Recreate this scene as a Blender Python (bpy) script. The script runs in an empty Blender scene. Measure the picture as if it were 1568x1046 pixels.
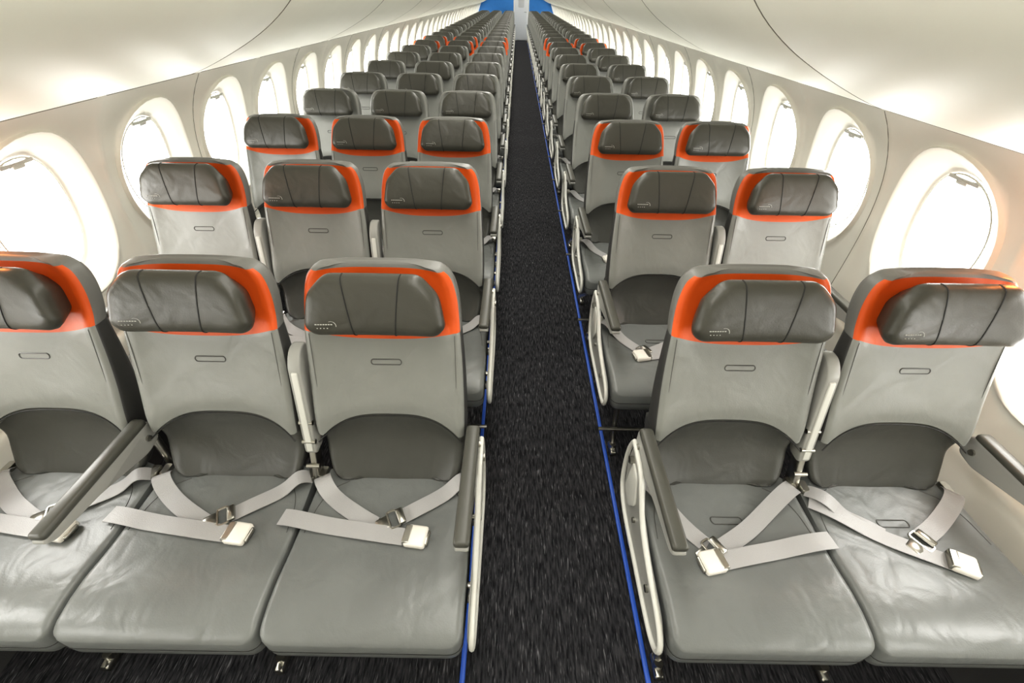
import bpy, bmesh, math
from mathutils import Vector, Matrix
import numpy as np

scene = bpy.context.scene
try:
    scene.view_settings.view_transform = 'Standard'
except Exception:
    pass
for lk in ('Medium High Contrast', 'High Contrast'):
    try:
        scene.view_settings.look = lk
        break
    except Exception:
        pass
print('LOOK', scene.view_settings.look)

# ------------------------------------------------------------------ materials
def mat_new(name):
    m = bpy.data.materials.new(name); m.use_nodes = True
    nt = m.node_tree
    return m, nt, nt.nodes['Principled BSDF']

def principled(name, col, rough=0.5, metal=0.0, bump_scale=None, bump=0.1, var=0.0, var_scale=6.0, spec=None, bdist=0.002, wrinkle=0.0):
    m, nt, b = mat_new(name)
    b.inputs['Base Color'].default_value = (*col, 1)
    b.inputs['Roughness'].default_value = rough
    b.inputs['Metallic'].default_value = metal
    if spec is not None:
        b.inputs['Specular IOR Level'].default_value = spec
    tc = nt.nodes.new('ShaderNodeTexCoord')
    if var > 0:
        n = nt.nodes.new('ShaderNodeTexNoise'); n.inputs['Scale'].default_value = var_scale
        n.inputs['Detail'].default_value = 4
        nt.links.new(tc.outputs['Object'], n.inputs['Vector'])
        r = nt.nodes.new('ShaderNodeValToRGB')
        r.color_ramp.elements[0].position = 0.3; r.color_ramp.elements[1].position = 0.7
        r.color_ramp.elements[0].color = (*[c*(1-var) for c in col], 1)
        r.color_ramp.elements[1].color = (*[min(1, c*(1+var)) for c in col], 1)
        nt.links.new(n.outputs['Fac'], r.inputs['Fac'])
        nt.links.new(r.outputs['Color'], b.inputs['Base Color'])
    if bump_scale:
        n2 = nt.nodes.new('ShaderNodeTexNoise'); n2.inputs['Scale'].default_value = bump_scale
        n2.inputs['Detail'].default_value = 3
        nt.links.new(tc.outputs['Object'], n2.inputs['Vector'])
        bp = nt.nodes.new('ShaderNodeBump'); bp.inputs['Strength'].default_value = bump
        bp.inputs['Distance'].default_value = bdist
        nt.links.new(n2.outputs['Fac'], bp.inputs['Height'])
        if wrinkle > 0:
            n3 = nt.nodes.new('ShaderNodeTexNoise'); n3.inputs['Scale'].default_value = 11
            n3.inputs['Detail'].default_value = 2; n3.inputs['Distortion'].default_value = 0.6
            nt.links.new(tc.outputs['Object'], n3.inputs['Vector'])
            b3 = nt.nodes.new('ShaderNodeBump'); b3.inputs['Strength'].default_value = wrinkle
            b3.inputs['Distance'].default_value = 0.02
            nt.links.new(n3.outputs['Fac'], b3.inputs['Height'])
            nt.links.new(b3.outputs['Normal'], bp.inputs['Normal'])
        nt.links.new(bp.outputs['Normal'], b.inputs['Normal'])
    return m

M_FACE = principled('leather_grey', (0.205, 0.21, 0.195), 0.37, bump_scale=260, bump=0.14, var=0.06, wrinkle=.18)
M_LOW_SHADE = principled('leather_grey_lower_shaded', (0.058, 0.059, 0.053), 0.36, bump_scale=260, bump=0.14, var=0.06, wrinkle=.2)  # darker copy of the grey leather, shade below the seam put into the colour
M_CUSH = principled('leather_cushion', (0.162, 0.170, 0.166), 0.33, bump_scale=240, bump=0.16, var=0.08, wrinkle=.28)
M_HEAD = principled('leather_headrest', (0.050, 0.049, 0.040), 0.37, bump_scale=260, bump=0.14, var=0.06, wrinkle=.22)
M_ORANGE = principled('leather_orange', (0.60, 0.090, 0.012), 0.45, bump_scale=260, bump=0.12, var=0.06, spec=.35, wrinkle=.15)
M_SIDE = principled('leather_charcoal', (0.045, 0.045, 0.043), 0.45, bump_scale=260, bump=0.1)
M_RIM = principled('leather_rim', (0.15, 0.15, 0.14), 0.42, bump_scale=260, bump=0.1)
M_SEAM = principled('stitched_seam', (0.016, 0.016, 0.015), 0.6)
M_EMB = principled('embossed_slot', (0.085, 0.085, 0.08), 0.5)
M_ARMTOP = principled('armrest_cap', (0.070, 0.070, 0.060), 0.38, bump_scale=200, bump=0.08)
M_ARM = principled('armrest_plastic', (0.31, 0.31, 0.29), 0.4)
M_SHROUD = principled('seat_frame_white', (0.58, 0.58, 0.54), 0.32)
M_METAL = principled('brushed_metal', (0.45, 0.44, 0.40), 0.28, 1.0)
M_DARK = principled('seat_pan_dark', (0.02, 0.02, 0.022), 0.6)
M_BELT = principled('belt_webbing', (0.37, 0.365, 0.365), 0.36, bump_scale=500, bump=0.3)
M_BUCKLE = principled('buckle_white', (0.76, 0.73, 0.67), 0.35)
M_LOGO = principled('embroidery', (0.40, 0.40, 0.37), 0.6)
M_WALL = principled('wall_panel_cream', (0.81, 0.79, 0.715), 0.5, bump_scale=120, bump=0.03, var=0.01)
M_KICK = principled('kick_panel_dark', (0.035, 0.035, 0.036), 0.8, bump_scale=300, bump=0.3)
M_BIN = principled('bin_cream', (0.79, 0.785, 0.69), 0.5, var=0.01)
M_CEIL = principled('ceiling_cream', (0.8, 0.79, 0.74), 0.5)
M_GROOVE = principled('panel_groove', (0.16, 0.15, 0.12), 0.6)
M_BLUE = principled('floor_track_blue', (0.02, 0.09, 0.46), 0.4)
M_BLUEWALL = principled('partition_blue', (0.02, 0.16, 0.45), 0.5, var=0.05)
M_GASKET = principled('window_gasket', (0.62, 0.61, 0.56), 0.4)

def carpet_mat():
    m, nt, b = mat_new('carpet_dark_flecked')
    g = nt.nodes.new('ShaderNodeNewGeometry')
    def noise(sc, detail=2, w=0):
        mp = nt.nodes.new('ShaderNodeMapping'); mp.inputs['Scale'].default_value = sc
        mp.inputs['Location'].default_value = (w, w, w)
        nt.links.new(g.outputs['Position'], mp.inputs['Vector'])
        n = nt.nodes.new('ShaderNodeTexNoise'); n.inputs['Scale'].default_value = 1
        n.inputs['Detail'].default_value = detail
        nt.links.new(mp.outputs['Vector'], n.inputs['Vector'])
        return n
    def ramp(n, a, c, ca, cb):
        r = nt.nodes.new('ShaderNodeValToRGB')
        r.color_ramp.elements[0].position = a; r.color_ramp.elements[1].position = c
        r.color_ramp.elements[0].color = (*ca, 1); r.color_ramp.elements[1].color = (*cb, 1)
        nt.links.new(n.outputs['Fac'], r.inputs['Fac']); return r
    base = ramp(noise((140, 20, 1), 3), 0.35, 0.72, (0.009, 0.009, 0.011), (0.052, 0.052, 0.056))
    fl = ramp(noise((300, 24, 1), 2, 7.3), 0.62, 0.77, (0, 0, 0), (1, 1, 1))
    mix = nt.nodes.new('ShaderNodeMixRGB')
    nt.links.new(fl.outputs['Color'], mix.inputs['Fac'])
    nt.links.new(base.outputs['Color'], mix.inputs['Color1'])
    mix.inputs['Color2'].default_value = (0.18, 0.18, 0.19, 1)
    nt.links.new(mix.outputs['Color'], b.inputs['Base Color'])
    b.inputs['Roughness'].default_value = 0.95
    b.inputs['Specular IOR Level'].default_value = 0.15
    bp = nt.nodes.new('ShaderNodeBump'); bp.inputs['Strength'].default_value = 0.5; bp.inputs['Distance'].default_value = 0.004
    nn = noise((300, 120, 1), 3)
    nt.links.new(nn.outputs['Fac'], bp.inputs['Height']); nt.links.new(bp.outputs['Normal'], b.inputs['Normal'])
    return m
M_CARPET = carpet_mat()

def emis(name, col, st):
    m = bpy.data.materials.new(name); m.use_nodes = True
    nt = m.node_tree; nt.nodes.clear()
    o = nt.nodes.new('ShaderNodeOutputMaterial'); e = nt.nodes.new('ShaderNodeEmission')
    e.inputs['Color'].default_value = (*col, 1); e.inputs['Strength'].default_value = st
    nt.links.new(e.outputs[0], o.inputs[0]); return m
M_PANE = emis('window_daylight', (1.0, 0.985, 0.94), 14.0)

# ------------------------------------------------------------------ mesh builder
class MB:
    def __init__(s): s.v = []; s.f = []; s.m = []; s.mats = []
    def mi(s, mat):
        if mat not in s.mats: s.mats.append(mat)
        return s.mats.index(mat)
    def rings(s, rings, mat, cap0=True, cap1=True, closed=True):
        b = len(s.v); n = len(rings[0])
        for r in rings: s.v.extend([tuple(p) for p in r])
        for k in range(len(rings)-1):
            for j in range(n if closed else n-1):
                j2 = (j+1) % n
                mm = mat(k, j) if callable(mat) else mat
                s.f.append((b+k*n+j, b+k*n+j2, b+(k+1)*n+j2, b+(k+1)*n+j)); s.m.append(s.mi(mm))
        m0 = mat(0, 0) if callable(mat) else mat
        m1 = mat(len(rings)-2, 0) if callable(mat) else mat
        if cap0: s.f.append(tuple(b+j for j in range(n))); s.m.append(s.mi(m0))
        if cap1: s.f.append(tuple(b+(len(rings)-1)*n+j for j in range(n))); s.m.append(s.mi(m1))
    def slab(s, outline, prof, xf, mat):
        xs = [p[0] for p in outline]; ys = [p[1] for p in outline]
        cx, cy = (max(xs)+min(xs))/2, (max(ys)+min(ys))/2
        hx, hy = (max(xs)-min(xs))/2, (max(ys)-min(ys))/2
        rr = []
        for ins, c in prof:
            fx, fy = max(0.02, (hx-ins)/hx), max(0.02, (hy-ins)/hy)
            rr.append([xf(cx+(x-cx)*fx, cy+(y-cy)*fy, c) for x, y in outline])
        s.rings(rr, mat)
    def tube(s, path, r, mat, n=8, closed=False):
        P = [Vector(p) for p in path]; L = len(P)
        rr = []; nrm = None
        for i in range(L):
            if closed: t = P[(i+1) % L]-P[i-1]
            else: t = P[min(i+1, L-1)]-P[max(i-1, 0)]
            t.normalize()
            if nrm is None:
                a = Vector((0, 0, 1)) if abs(t.z) < 0.9 else Vector((1, 0, 0))
                nrm = t.cross(a).normalized()
            else:
                nrm = (nrm - t*nrm.dot(t)).normalized()
            bn = t.cross(nrm)
            rr.append([P[i]+nrm*(r*math.cos(2*math.pi*k/n))+bn*(r*math.sin(2*math.pi*k/n)) for k in range(n)])
        if closed: rr.append(rr[0])
        s.rings(rr, mat, not closed, not closed)
    def ribbon(s, path, w, th, mat):
        P = [Vector(p) for p in path]; L = len(P); rr = []
        for i in range(L):
            t = P[min(i+1, L-1)]-P[max(i-1, 0)]
            t2 = Vector((t.x, t.y, 0)).normalized()
            sd = Vector((-t2.y, t2.x, 0)); up = sd.cross(t.normalized()); 
            if up.z < 0: up = -up
            rr.append([P[i]+sd*w/2, P[i]+sd*w/2+up*th, P[i]-sd*w/2+up*th, P[i]-sd*w/2])
        s.rings(rr, mat)
    def build(s, name, angle=50):
        me = bpy.data.meshes.new(name)
        me.from_pydata([tuple(v) for v in s.v], [], s.f)
        for m in s.mats: me.materials.append(m)
        for i, p in enumerate(me.polygons): p.material_index = s.m[i]; p.use_smooth = True
        bm = bmesh.new(); bm.from_mesh(me)
        bmesh.ops.remove_doubles(bm, verts=bm.verts, dist=0.00002)
        bmesh.ops.recalc_face_normals(bm, faces=bm.faces)
        bm.to_mesh(me); bm.free()
        try: me.set_sharp_from_angle(angle=math.radians(angle))
        except Exception: pass
        me.update()
        return me

def add_obj(name, me, loc=(0, 0, 0)):
    o = bpy.data.objects.new(name, me); o.location = loc
    scene.collection.objects.link(o); return o

def round_poly(pts, r, n=5):
    out = []; L = len(pts)
    for i in range(L):
        p0, p1, p2 = Vector(pts[i-1]), Vector(pts[i]), Vector(pts[(i+1) % L])
        a = (p0-p1); b = (p2-p1)
        rr = min(r, a.length*0.45, b.length*0.45)
        A = p1+a.normalized()*rr; B = p1+b.normalized()*rr
        for k in range(n+1):
            t = k/n
            q = A*(1-t)**2+p1*2*t*(1-t)+B*t*t
            out.append((q.x, q.y))
    return out
def rrect(x0, x1, y0, y1, r, n=5): return round_poly([(x0, y0), (x1, y0), (x1, y1), (x0, y1)], r, n)
def densify(pts, step=.015):
    out = []
    for i, p in enumerate(pts):
        q = pts[(i+1) % len(pts)]
        m = max(1, int(math.hypot(q[0]-p[0], q[1]-p[1])/step))
        for k in range(m): out.append((p[0]+(q[0]-p[0])*k/m, p[1]+(q[1]-p[1])*k/m))
    return out

def catmull(pts, sub):
    P = [np.array(p, float) for p in pts]; out = []
    for i in range(len(P)-1):
        p0 = P[max(i-1, 0)]; p1 = P[i]; p2 = P[i+1]; p3 = P[min(i+2, len(P)-1)]
        for k in range(sub):
            t = k/sub
            out.append(0.5*((2*p1)+(-p0+p2)*t+(2*p0-5*p1+4*p2-p3)*t*t+(-p0+3*p1-3*p2+p3)*t**3))
    out.append(P[-1]); return out

# ------------------------------------------------------------------ seat
def yb(z): return 0.774+0.3125*(z-0.47)
ARCH = lambda t: 1-min(1, abs(t))**3

def cush_top(u, y):
    z = 0.468
    if y < 0.41:
        q = min(1, (0.41-y)/0.068); z -= 0.045*(1-math.sqrt(max(0, 1-q*q)))
    z -= 0.018*math.exp(-(u/0.14)**2)*math.exp(-((y-0.68)/0.13)**2)
    z += 0.009*math.exp(-((y-0.46)/0.07)**2)
    au = abs(u)
    if au > 0.219:
        q = min(1, (au-0.219)/0.0182); z -= 0.018*(1-math.sqrt(max(0, 1-q*q)))
    return z

def back_front(x, zs, arch, w, yoff=0):
    t = x/w
    z = zs+arch*ARCH(t)
    return Vector((x, yb(z)+yoff-0.026*abs(t)**3.5+0.004, z))

def add_back(mb, orange):
    # (side z, arch, half width, thickness, yoff)
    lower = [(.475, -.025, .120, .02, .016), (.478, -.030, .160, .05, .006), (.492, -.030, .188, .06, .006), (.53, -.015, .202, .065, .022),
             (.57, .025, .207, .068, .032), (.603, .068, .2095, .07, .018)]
    upper = [(.612, .073, .2105, .07, -.007), (.66, .06, .212, .068, -.010), (.75, .03, .212, .062, -.003), (.84, .0, .210, .056, 0), (.934, -.037, .206, .052, 0)]
    top = [(.934, -.037, .206, .052, 0), (.96, -.022, .204, .05, .008), (1.00, -.010, .200, .048, .012), (1.035, -.002, .192, .045, .012), (1.058, .002, .182, .04, .010), (1.072, .004, .168, .036, .008)]
    cap = [(1.072, .004, .168, .036, .008), (1.078, .005, .155, .032, .010), (1.082, .005, .13, .02, .014)]
    seq = []; zone = []
    for lst, zn in ((lower, 0), (upper, 1), (top, 2), (cap, 3)):
        c = catmull(lst, 4)
        if zn in (2, 3): c = c[1:]
        for q in c: seq.append(q); zone.append(zn)
    rings = []; nf = 25
    for zs, arch, w, th, yo in seq:
        th = max(th, 0.012); rr = min(.018, th*0.45); ring = []
        for x in np.linspace(-(w-rr), w-rr, nf): ring.append(back_front(float(x), zs, arch, w, yo))
        e = back_front(w-rr, zs, arch, w, yo)
        for a in (30, 60, 90): ring.append(Vector((w-rr+rr*math.sin(math.radians(a)), e.y+rr*(1-math.cos(math.radians(a))), e.z)))
        yk = yb(zs+arch)+th+yo
        for a in (90, 45, 0): ring.append(Vector((w-rr+rr*math.sin(math.radians(a)), yk-rr*(1-math.cos(math.radians(a))), e.z)))
        for x in np.linspace(w*0.6, -w*0.6, 5):
            ring.append(Vector((float(x), yk+0.004, zs+arch*ARCH(x/w))))
        for a in (0, 45, 90): ring.append(Vector((-(w-rr+rr*math.sin(math.radians(a))), yk-rr*(1-math.cos(math.radians(a))), e.z)))
        for a in (90, 60, 30): ring.append(Vector((-(w-rr+rr*math.sin(math.radians(a))), e.y+rr*(1-math.cos(math.radians(a))), e.z)))
        rings.append(ring)
    n = len(rings[0])
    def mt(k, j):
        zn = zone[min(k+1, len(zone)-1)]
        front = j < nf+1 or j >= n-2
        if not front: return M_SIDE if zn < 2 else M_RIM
        if zn == 0: return M_LOW_SHADE
        if zn == 1: return M_FACE
        if zn == 2: return M_ORANGE if orange else M_FACE
        return M_RIM
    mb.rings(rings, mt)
    mb.tube([back_front(float(x), .607, .0705, .21, .001)+Vector((0, -.007, 0)) for x in np.linspace(-.205, .205, 30)], .0020, M_SEAM, 6)
    pill = []
    for k in range(24):
        a = 2*math.pi*k/24; x = .007*math.cos(a)+(.034 if math.cos(a) > 0 else -.034); z = .833+.0075*math.sin(a)
        pill.append(back_front(x, z, 0, .21)+Vector((0, -.0005, 0)))
    mb.tube(pill, .0017, M_EMB, 6, closed=True)
    for sx in (-1, 1):
        mb.tube([back_front(sx*.190, float(z), 0, .21, -.001) for z in np.linspace(.64, .92, 14)], .0009, M_EMB, 5)

HU = Vector((0, .298, .954)); HN = Vector((0, -.954, .298)); HO = Vector((0, yb(1.000)+.004, 1.000))
def hxf(x, h, c): return HO+Vector((x, 0, 0))+HU*h+HN*(c+(.010*(x/.175)**2 if c > .02 else 0))
HPROF = [(.030, -.012), (.016, .015), (.005, .030), (0, .044), (.001, .056), (.005, .066), (.011, .0715), (.020, .0745), (.03, .076), (.042, .077), (.055, .0775), (.066, .0778), (.074, .078)]
def head_c(h):
    ins = .078-abs(h)
    xs = [p[0] for p in HPROF[3:]]; cs = [p[1] for p in HPROF[3:]]
    return float(np.interp(ins, xs, cs))
def add_head(mb, orange=True):
    out = densify(round_poly([(-.152, -.078), (.152, -.078), (.175, -.054), (.160, .030), (.115, .078), (-.115, .078), (-.160, .030), (-.175, -.054)], .020, 5))
    mb.slab(out, HPROF, hxf, M_HEAD)
    for sx in (-1, 1):
        path = []
        for h in (.0775, .0765, .074, .071, .067, .06, .05, .035, .015, 0, -.015, -.035, -.05, -.06, -.067, -.071, -.074, -.0765, -.0775):
            t = (h+.078)/.156
            path.append(hxf(sx*(.050+.020*t), h, head_c(h)+.0002))
        mb.tube(path, .0019, M_SEAM, 6)
    for i in range(7):
        x = -.140+i*.0062
        mb.tube([hxf(x, -.043, .0763), hxf(x+.0042, -.043, .0763)], .0015, M_LOGO, 5)
    for i in range(4):
        x = -.137+i*.008
        mb.tube([hxf(x, -.053, .0753), hxf(x+.0025, -.053, .0753)], .0013, M_LOGO, 5)
    mb.tube([hxf(-.102+.012*math.sin(a), -.047+.012*math.cos(a), .0764) for a in np.linspace(-.4, 1.7, 8)], .0009, M_LOGO, 5)

def add_cushion(mb, slot=False):
    out = densify(round_poly([(-.2352, .345), (.2352, .345), (.2362, .50), (.228, .80), (.14, .83), (-.14, .83), (-.228, .80), (-.2362, .50)], .036, 6), .03)
    cy = .60; rings = []
    def P(x, y, f, z=None):
        X = x*f; Y = cy+(y-cy)*f
        return Vector((X, Y, cush_top(X, Y) if z is None else z))
    for dz, f in ((.355, .93), (.358, .97), (.368, .993), (.39, 1.0)):
        rings.append([P(x, y, f, dz) for x, y in out])
    rings.append([P(x, y, 1.0, min(cush_top(x, y), 0.44)) for x, y in out])
    for f in (.995, .987, .977, .965, .95, .935, .91, .88, .84, .79, .73, .66, .58, .5, .4, .3, .2, .1, .03):
        rings.append([P(x, y, f) for x, y in out])
    def mt(k, j): return M_DARK if k < 1 else M_CUSH
    mb.rings(rings, mt)
    path = [Vector((x*1.0010, cy+(y-cy)*1.0010, .400)) for x, y in out if y < .79]
    k0 = max(range(len(path)), key=lambda i: (path[i]-path[i-1]).length)
    path = path[k0:]+path[:k0]
    mb.tube(path, .0012, M_SEAM, 5)
    # rear bolster seams curving round the backrest lobe
    for sx in (-1, 1):
        q = catmull([(.215, .60), (.205, .68), (.18, .735), (.14, .765)], 6)
        mb.tube([Vector((sx*float(a), float(b), cush_top(float(a), float(b))+.0003)) for a, b in q], .0011, M_EMB, 5)
    if slot:
        pill = []
        for k in range(24):
            a = 2*math.pi*k/24; x = .008*math.cos(a)+(.036 if math.cos(a) > 0 else -.036); y = .665+.011*math.sin(a)
            pill.append(Vector((x, y, cush_top(x, y)+.0005)))
        mb.tube(pill, .0018, M_EMB, 6, closed=True)

def bev(w, r=.006): return [(r, -w), (r*.3, -w+r*.3), (0, -w+r), (0, w-r), (r*.3, w-r*.3), (r, w)]

def arm_down(mb, u, w=.018):
    side = round_poly([(.835, .645), (.60, .650), (.485, .648), (.472, .636), (.49, .622), (.62, .606), (.78, .565), (.835, .575)], .018, 4)
    mb.slab(side, bev(w-.002, .005), lambda a, b, c: Vector((u+c, a, b)), M_ARM)
    top = rrect(u-w-.001, u+w+.001, .478, .825, .010, 5)
    mb.slab(top, [(.003, .642), (0, .646), (0, .654), (.002, .659), (.007, .662)], lambda a, b, c: Vector((a, b, c)), M_ARMTOP)
    # pivot pin
    mb.tube([(u-w-.004, .80, .605), (u+w+.004, .80, .605)], .009, M_METAL, 12)

def arm_up(mb, u):
    def xf(a, b, c):
        return Vector((u+c, yb(a)+b, a))
    o = round_poly([(.555, -.012), (.84, -.030), (.872, -.008), (.872, .035), (.555, .045)], .018, 4)
    mb.slab(o, bev(.017, .005), xf, M_ARM)
    o2 = round_poly([(.57, -.0165), (.82, -.0335), (.82, -.020), (.57, -.004)], .004, 3)
    mb.slab(o2, bev(.008, .002), xf, M_SHROUD)
    o3 = round_poly([(.44, -.01), (.575, -.008), (.575, .035), (.44, .035)], .012, 4)
    mb.slab(o3, bev(.009, .003), xf, M_METAL)
    for z in (.52, .60, .66): 
        mb.tube([xf(z, -.012, -.019), xf(z, -.012, .019)], .007, M_METAL, 10)

def aisle_end(mb, sg):
    u = sg*.234
    arm_down(mb, u)
    X = lambda o: (lambda a, b, c: Vector((sg*o+c, a, b)))
    # curved white end frame: outer loop + recessed infill panel
    loop = [(.825, .60), (.845, .54), (.845, .46), (.82, .385), (.75, .350), (.60, .345), (.45, .345), (.385, .358), (.362, .390), (.375, .425), (.43, .447), (.53, .462), (.62, .49), (.68, .54), (.73, .585)]
    lp = [(float(a), float(b)) for a, b in catmull(loop+[loop[0]], 4)][:-1]
    mb.tube([(sg*.256, a, b) for a, b in lp], .0075, M_SHROUD, 8, closed=True)
    infill = round_poly([(.825, .59), (.84, .50), (.81, .38), (.74, .35), (.42, .35), (.372, .37), (.370, .41), (.41, .44), (.56, .462), (.655, .50), (.71, .575)], .03, 5)
    mb.slab(infill, bev(.004, .002), X(.249), M_ARM)
    mb.slab(round_poly([(.79, .55), (.80, .42), (.74, .40), (.70, .46), (.74, .54)], .015, 4), bev(.003, .001), X(.255), M_SHROUD)
    mb.tube([(sg*.225, .80, .545), (sg*.266, .80, .545)], .012, M_METAL, 12)
    mb.tube([(sg*.225, .50, .40), (sg*.260, .50, .40)], .010, M_METAL, 12)
    mb.tube([(sg*.225, .68, .42), (sg*.260, .68, .42)], .008, M_METAL, 12)

def leg(mb, u):
    for p in ([(u, .43, .012), (u, .47, .10), (u, .50, .36)], [(u, .86, .015), (u, .80, .14), (u, .72, .36)], [(u, .50, .345), (u, .66, .18), (u, .84, .05)]):
        mb.tube(catmull(p, 4), .012, M_METAL, 8)
    mb.slab(rrect(u-.014, u+.014, .40, .47, .008), [(.002, 0.001), (0, .004), (0, .020), (.004, .026)], lambda a, b, c: Vector((a, b, c)), M_METAL)
    mb.slab(rrect(u-.014, u+.014, .80, .89, .008), [(.002, 0.001), (0, .004), (0, .022), (.004, .028)], lambda a, b, c: Vector((a, b, c)), M_METAL)
    mb.tube([(u, .435, .02), (u, .435, .045)], .014, M_METAL, 10)

def make_seat(orange, group, pos, first):
    mb = MB()
    add_cushion(mb, slot=(group == 'R'))
    add_back(mb, orange); add_head(mb)
    mb.slab(rrect(-.215, .215, .39, .80, .02), [(.003, .335), (0, .34), (0, .357)], lambda a, b, c: Vector((a, b, c)), M_DARK)
    for y in (.50, .72): mb.tube([(-.237, y, .335), (.237, y, .335)], .018, M_METAL, 10)
    if group == 'L':
        if pos == 'aisle': aisle_end(mb, 1)
        if pos == 'middle': arm_up(mb, .2375); leg(mb, .135)
        if pos == 'window':
            (arm_down if first else arm_up)(mb, .2375); arm_down(mb, -.245); leg(mb, .09)
            if first:
                mb.tube([(.2375, .825, .44), (.2375, .83, .60)], .012, M_METAL, 10)
    else:
        if pos == 'aisle': aisle_end(mb, -1); arm_up(mb, .2375); leg(mb, -.16)
        if pos == 'window': arm_down(mb, .25); leg(mb, -.135)
    if not first:
        mb.tube([(-.235, .45, .13), (.235, .45, .13)], .008, M_METAL, 8)
    return mb.build('airplane_seat')

def belt_path(pts, lift0=0.0, n=26):
    P = catmull(pts, max(2, n//(len(pts)-1))); out = []
    for i, p in enumerate(P):
        t = i/(len(P)-1)
        u, y = float(p[0]), float(p[1])
        uu = u if abs(u) < .237 else (.475-abs(u))*(-1 if u > 0 else 1)
        hs = cush_top(max(-.215, min(.215, uu)), y)
        out.append(Vector((u, y, hs+.004+lift0*math.exp(-((t-.18)/.16)**2)+.002*math.sin(t*11))))
    return out

def tongue(mb, p, d):
    ang = math.atan2(d[1], d[0]); ca, sa = math.cos(ang), math.sin(ang); z = cush_top(*p)+.014
    def xf(a, b, c): return Vector((p[0]+a*ca-b*sa, p[1]+a*sa+b*ca, z+c))
    loop = rrect(-.012, .014, -.027, .027, .006, 3)
    mb.tube([xf(a, b, 0) for a, b in loop], .0035, M_METAL, 6, closed=True)
    mb.slab(round_poly([(.014, -.020), (.050, -.016), (.050, .016), (.014, .020)], .006, 3), [(.001, -.002), (0, -.001), (0, .001), (.001, .002)], xf, M_METAL)
    mb.slab(rrect(-.030, -.010, -.024, .024, .005, 3), [(.002, -.005), (0, -.002), (0, .004), (.002, .006)], xf, M_METAL)

def buckle(mb, p, d):
    ang = math.atan2(d[1], d[0]); ca, sa = math.cos(ang), math.sin(ang); z = cush_top(*p)+.006
    def xf(a, b, c): return Vector((p[0]+a*ca-b*sa, p[1]+a*sa+b*ca, z+c))
    mb.slab(rrect(-.032, .026, -.029, .029, .008, 4), [(.003, 0), (0, .003), (0, .014), (.002, .018), (.006, .020)], xf, M_BUCKLE)
    mb.slab(rrect(-.036, -.016, -.026, .026, .004, 3), [(.001, .001), (0, .003), (0, .018), (.002, .021)], xf, M_METAL)
    mb.slab(rrect(.020, .032, -.020, .020, .004, 3), [(.001, .002), (0, .004), (0, .012), (.002, .014)], xf, M_METAL)

def make_belt(kind):
    mb = MB(); W = .047
    if kind == 'L':
        s1 = [(-.222, .770), (-.19, .725), (-.12, .675), (-.035, .632)]
        s2 = [(-.29, .640), (-.19, .624), (-.06, .608), (.075, .592)]
        s3 = [(.222, .765), (.17, .735), (.10, .69), (.035, .655)]
        b = (.095, .590); t = (.018, .645)
    elif kind == 'RA':
        s1 = [(-.222, .775), (-.17, .70), (-.12, .62), (-.085, .585)]
        s2 = [(.255, .600), (.14, .582), (.03, .560), (-.075, .538)]
        s3 = [(.225, .760), (.13, .695), (.04, .63), (-.045, .580)]
        b = (-.098, .533); t = (-.080, .570)
    else:
        s1 = [(-.215, .750), (-.15, .690), (-.10, .655), (-.05, .625)]
        s2 = [(-.225, .715), (-.12, .650), (-.02, .590), (.065, .547)]
        s3 = [(.215, .755), (.17, .70), (.10, .65), (.045, .62)]
        b = (.085, .538); t = (.028, .605)
    d = lambda s: (s[-1][0]-s[-2][0], s[-1][1]-s[-2][1])
    mb.ribbon(belt_path(s1, .018), W, .0022, M_BELT)
    p3 = belt_path(s3, .022)
    for q in p3: q.z += .003
    mb.ribbon(p3, W, .0022, M_BELT)
    p2 = belt_path(s2, .003)
    for q in p2: q.z += .0045
    mb.ribbon(p2, W, .0022, M_BELT)
    buckle(mb, b, d(s2))
    tongue(mb, t, d(s3))
    for s in (s1, s3):
        x, y = s[0]
        mb.slab(rrect(x-.012, x+.012, y-.005, y+.035, .006, 3), [(.001, .44), (0, .443), (0, .478), (.002, .482)], lambda a, b_, c: Vector((a, b_, c)), M_METAL)
    return mb.build('seat_belt')

PITCH = .82; ROWS = 26
seats = [('L', 'window', -1.295), ('L', 'middle', -.8175), ('L', 'aisle', -.34), ('R', 'aisle', .62), ('R', 'window', 1.095)]
cache = {}
belts = {k: make_belt(k) for k in ('L', 'RA', 'RW')}
for r in range(ROWS):
    orange = r < 3 or r in (8, 9)
    for g, p, x in seats:
        key = (orange, g, p, r == 0)
        if key not in cache: cache[key] = make_seat(*key)
        so = add_obj('airplane_seat', cache[key], (x, r*PITCH, 0))
        if r < 12:
            bo = add_obj('seat_belt', belts['L' if g == 'L' else ('RA' if p == 'aisle' else 'RW')], (0, 0, 0))
            bo.parent = so

# ------------------------------------------------------------------ cabin shell
CX = -.08; Y0 = -1.25; NW = 41; WP = .60; Y1 = Y0+NW*WP
wz = [0, .15, .35, .55, .8, 1.0, 1.15, 1.25, 1.31]; wd = [1.46, 1.50, 1.535, 1.553, 1.558, 1.545, 1.51, 1.46, 1.405]
wc = np.polyfit(wz, wd, 4)
def wall_d(z): return float(np.polyval(wc, z))
ZC = .972; ZB = .50; ZT = 1.315

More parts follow.
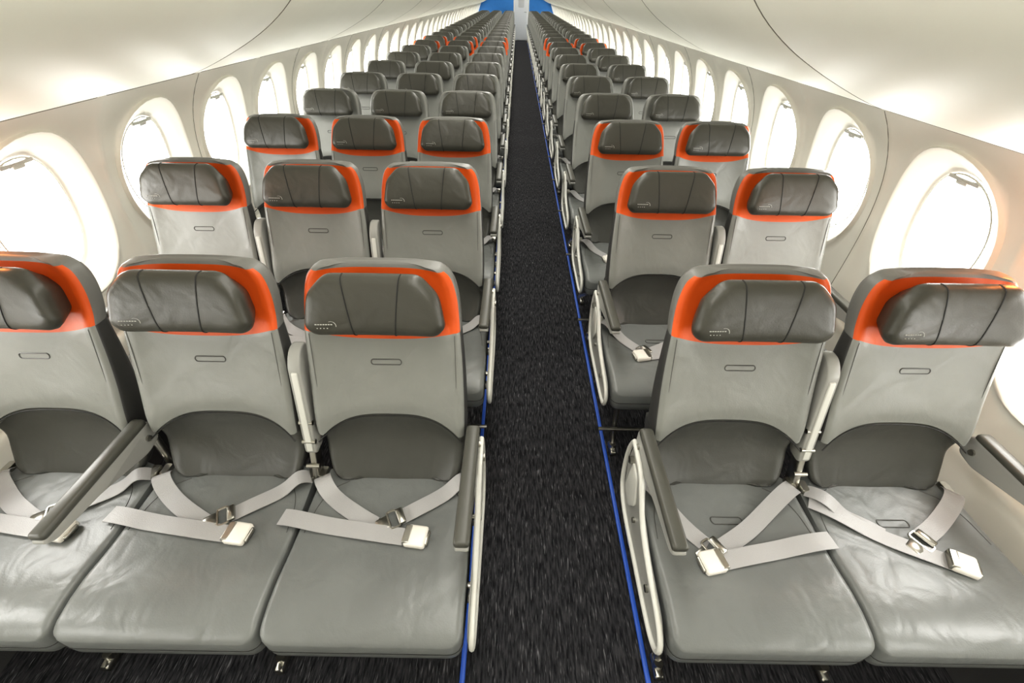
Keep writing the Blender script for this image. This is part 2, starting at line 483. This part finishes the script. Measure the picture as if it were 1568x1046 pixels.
def rect_pts():
    pts = []
    ny, nz = 12, 20
    for i in range(ny): pts.append((-.3+.6*i/ny, ZB))
    for i in range(nz): pts.append((.3, ZB+(ZT-ZB)*i/nz))
    for i in range(ny): pts.append((.3-.6*i/ny, ZT))
    for i in range(nz): pts.append((-.3, ZT-(ZT-ZB)*i/nz))
    return pts
RP = rect_pts()
def oval(a, b, zc, e=2.12):
    out = []
    for y, z in RP:
        th = math.atan2((z-ZC)/b, y/a); c, s = math.cos(th), math.sin(th)
        out.append((a*math.copysign(abs(c)**(2/e), c), zc+b*math.copysign(abs(s)**(2/e), s)))
    return out
OUT = oval(.235, .290, ZC-.005); GL = oval(.148, .210, ZC+.002)
GO = .048
def module_rings(sg):
    rings = []
    def ring(pts, off): return [((CX+sg*(wall_d(z)+off)), y, z) for y, z in pts]
    for t in (1, .85, .7, .55, .4, .28, .18, .10):
        pts = [(o[0]*(1-t)+q[0]*t, o[1]*(1-t)+q[1]*t) for o, q in zip(OUT, RP)]
        rg = [((CX+sg*(wall_d(z)-.014*t*abs(y/.3)**6)), y, z) for y, z in pts]
        rings.append(rg)
    pts = [(o[0]*.95+q[0]*.05, o[1]*.95+q[1]*.05) for o, q in zip(OUT, RP)]
    rings.append(ring(pts, -.008)); rings.append(ring(OUT, -.016))
    for t, off in ((.06, -.014), (.15, -.007), (.3, .003), (.5, .015), (.7, .029), (.85, .039), (.95, .045), (1.0, GO)):
        rings.append(ring([(o[0]*(1-t)+q[0]*t, o[1]*(1-t)+q[1]*t) for o, q in zip(OUT, GL)], off))
    return rings
for sg, nm in ((-1, 'left'), (1, 'right')):
    mb = MB(); base = module_rings(sg)
    for k in range(NW):
        yc = Y0+WP*(k+.5)
        mb.rings([[(x, y+yc, z) for x, y, z in r] for r in base], M_WALL, False, False)
    ds = [(wall_d(z)-(.018 if z < .49 else 0), z) for z in (0, .1, .2, .25, .3, .4, .47, .485)]+[(wall_d(.5)-.010, .497), (wall_d(.5), .5)]
    mb.rings([[(CX+sg*d, y, z) for d, z in ds] for y in (Y0, Y1)], lambda k, j: M_KICK if j < 3 else M_WALL, False, False, closed=False)
    add_obj('wall_'+nm, mb.build('wall_'+nm, 60))
    mt_ = MB()
    for k in range(0, NW+1, 2):
        yy = Y0+WP*k+ (0 if sg < 0 else WP)
        if yy > Y1: continue
        mt_.tube([(CX+sg*(wall_d(z)-.0135), yy, z) for z in np.linspace(.50, 1.31, 18)], .0014, M_GROOVE, 6)
    mt_.tube([(CX+sg*1.402, Y0, 1.316), (CX+sg*1.402, Y1, 1.316)], .006, M_GROOVE, 8)
    add_obj('trim_1' if sg < 0 else 'trim_2', mt_.build('trim'))
    mw = MB()
    def wx(z, off): return CX+sg*(wall_d(z)+off)
    mw.f.append(tuple(range(len(GL)))); mw.m.append(mw.mi(M_PANE))
    mw.v.extend([(wx(z, GO+.004), y*1.03, ZC+(z-ZC)*1.03) for y, z in GL])
    mw.tube([(wx(z, GO-.005), y*.99, ZC+(z-ZC)*.99) for y, z in GL], .003, M_GASKET, 6, closed=True)
    zb = ZC+.186
    up = [(y, z) for y, z in GL if z > zb]
    yl = max(abs(y) for y, z in up)
    mw.slab(rrect(-yl, yl, zb, zb+.014, .004, 3), [(.001, -.004), (0, 0), (0, .003), (.001, .005)], lambda a, b, c: Vector((wx(b, GO-.012)+sg*c, a, b)), M_SHROUD)
    mw.slab(rrect(-.022, .022, zb-.008, zb+.006, .006, 3), [(.001, -.010), (0, -.008), (0, .0), (.001, .003)], lambda a, b, c: Vector((wx(b, GO-.012)+sg*c, a, b)), M_SHROUD)
    mew = mw.build('window_'+nm)
    for k in range(NW):
        add_obj('window_%d' % (k+1 if sg < 0 else NW+k+1), mew, (0, Y0+WP*(k+.5), 0))

# floor
mb = MB()
mb.rings([[(CX-1.48, y, 0), (CX+1.48, y, 0), (CX+1.48, y, -.03), (CX-1.48, y, -.03)] for y in (Y0, Y1)], M_CARPET)
add_obj('floor', mb.build('floor'))
for i, x in enumerate((-.132, .428)):
    mb = MB()
    mb.slab(rrect(x-.008, x+.008, Y0+.02, 22.2, .004, 2), [(.001, .0005), (0, .002), (0, .005), (.002, .007)], lambda a, b, c: Vector((a, b, c)), M_BLUE)
    add_obj('trim_%d' % (3+i), mb.build('trim_track'))

# overhead bins
prof = catmull([(1.402, 1.320), (1.365, 1.320), (1.25, 1.36), (1.08, 1.435), (.945, 1.51), (.83, 1.60), (.73, 1.72), (.66, 1.86), (.63, 2.0), (.66, 2.08)], 4)
backp = [(.80, 2.12), (1.15, 2.02), (1.33, 1.8), (1.42, 1.5)]
BL = 1.64
def make_bin(sg):
    mb = MB()
    ring = [(float(a), float(b)) for a, b in prof]+backp
    def R(y, ins):
        cx, cz = 1.1, 1.75
        return [(CX+sg*(cx+(d-cx)*(1-ins)), y, cz+(z-cz)*(1-ins)) for d, z in ring]
    mb.rings([R(.003, .02), R(.0035, .010), R(.005, .003), R(.010, 0), R(BL-.010, 0), R(BL-.005, .003), R(BL-.0035, .010), R(BL-.003, .02)], M_BIN)
    # rubber seal between neighbouring bins
    mb.tube([(CX+sg*(float(a)+.001), 0, float(b)+.002) for a, b in prof], .0030, M_GROOVE, 6)
    mb.slab(rrect(BL/2-.06, BL/2+.06, 1.76, 1.79, .008, 3), [(.002, -.002), (0, .0), (0, .004), (.002, .006)], lambda a, b, c: Vector((CX+sg*(.70-c), a, b)), M_GASKET)
    return mb.build('overhead_bin', 40)
for sg, ys in ((-1, 2.25), (1, 1.74)):
    me = make_bin(sg)
    y = ys-BL*2
    if y > Y0+BL: y -= BL
    while y < 22.3-BL*.5:
        if y > Y0-BL*.3: add_obj('overhead_bin', me, (0, y, 0))
        y += BL
# ceiling
mb = MB()
cp = [(-1.42, 1.30), (-1.46, 1.6), (-1.36, 1.9), (-1.1, 2.1), (-.70, 2.16), (-.5, 2.19), (0, 2.20), (.5, 2.19), (.70, 2.16), (1.1, 2.1), (1.36, 1.9), (1.46, 1.6), (1.42, 1.30)]
mb.rings([[(CX+a, y, b) for a, b in cp] for y in (Y0, Y1)], M_CEIL, False, False, closed=False)
add_obj('ceiling', mb.build('ceiling', 70))

# end walls
def profile_full():
    L = [(-wall_d(z)-.06, z) for z in np.linspace(0, 1.3, 10)]+[(-1.5, 1.6), (-1.38, 1.9), (-1.1, 2.1), (-.6, 2.18), (.6, 2.18), (1.1, 2.1), (1.38, 1.9), (1.5, 1.6)]+[(wall_d(z)+.06, z) for z in np.linspace(1.3, 0, 10)]
    return L
for nm, y, m in (('front', Y0, M_WALL), ('back', Y1, M_WALL)):
    mb = MB()
    mb.rings([[(CX+a, y+dy, b) for a, b in profile_full()] for dy in (-.02, .02)], m)
    add_obj('wall_'+nm, mb.build('wall_'+nm))
YP = 22.35
for sg, xe in ((-1, -.15), (1, .44)):
    mb = MB()
    pts = [(xe, 0.0), (xe, 2.17), (CX+sg*.7, 2.15), (CX+sg*1.1, 2.08), (CX+sg*1.34, 1.88), (CX+sg*1.44, 1.6), (CX+sg*1.41, 1.3), (CX+sg*1.53, 1.0), (CX+sg*1.53, .6), (CX+sg*1.42, 0.0)]
    mb.rings([[(a, y, b) for a, b in pts] for y in (YP, YP+.05)], M_BLUEWALL)
    mb.slab(rrect(xe-.02, xe+.02, YP-.01, YP+.06, .006, 3), [(0, .001), (0, 2.15)], lambda a, b, c: Vector((a, b, c)), M_SHROUD)
    add_obj('cabin_partition', mb.build('cabin_partition'))
mb = MB()
mb.slab(rrect(-.14, .43, 0.02, 1.98, .05, 5), [(.004, 0), (0, -.006), (0, -.03), (.02, -.035)], lambda a, b, c: Vector((a, Y1-.025+c, b)), M_CEIL)
mb.slab(rrect(.02, .27, 1.15, 1.65, .06, 5), [(.004, 0), (0, -.004), (.01, -.010)], lambda a, b, c: Vector((a, Y1-.06+c, b)), M_GASKET)
mb.tube([(.36, Y1-.06, 1.0), (.36, Y1-.09, 1.0), (.28, Y1-.09, 1.0)], .012, M_METAL, 8)
add_obj('door_1', mb.build('door_1'))

# ------------------------------------------------------------------ lights
def area(name, loc, sx, sy, power, col=(1, .97, .9), rot=(0, 0, 0)):
    l = bpy.data.lights.new(name, 'AREA'); l.shape = 'RECTANGLE'; l.size = sx; l.size_y = sy; l.energy = power; l.color = col
    o = bpy.data.objects.new(name, l); o.location = loc; o.rotation_euler = rot
    scene.collection.objects.link(o); return o
for i in range(6):
    area('ceiling_light', (CX, .9+i*4.0, 2.14), .40, 3.9, 34)
# added point lights beside the front row, orange glow on the bins, no fixtures
for x, y, z in ((-1.40, 1.02, 1.17), (1.29, .98, 1.14)):
    l = bpy.data.lights.new('added_bin_glow', 'POINT'); l.energy = 1.2; l.color = (1, .28, .06); l.shadow_soft_size = .02
    o = bpy.data.objects.new('added_bin_glow', l); o.location = (x, y, z); scene.collection.objects.link(o)
w = bpy.data.worlds.new('daylight'); scene.world = w; w.use_nodes = True
w.node_tree.nodes['Background'].inputs[0].default_value = (.9, .95, 1, 1)
w.node_tree.nodes['Background'].inputs[1].default_value = .5

# ------------------------------------------------------------------ camera
cam = bpy.data.cameras.new('camera'); co = bpy.data.objects.new('camera', cam)
cam.sensor_width = 36; cam.lens = 670/1568*36; cam.clip_start = .02; cam.clip_end = 200
R = Matrix.Rotation(math.radians(90-38.5), 4, 'X') @ Matrix.Rotation(math.radians(1.0), 4, 'Z')
co.matrix_world = Matrix.Translation((0, 0, 1.62)) @ R
scene.collection.objects.link(co); scene.camera = co
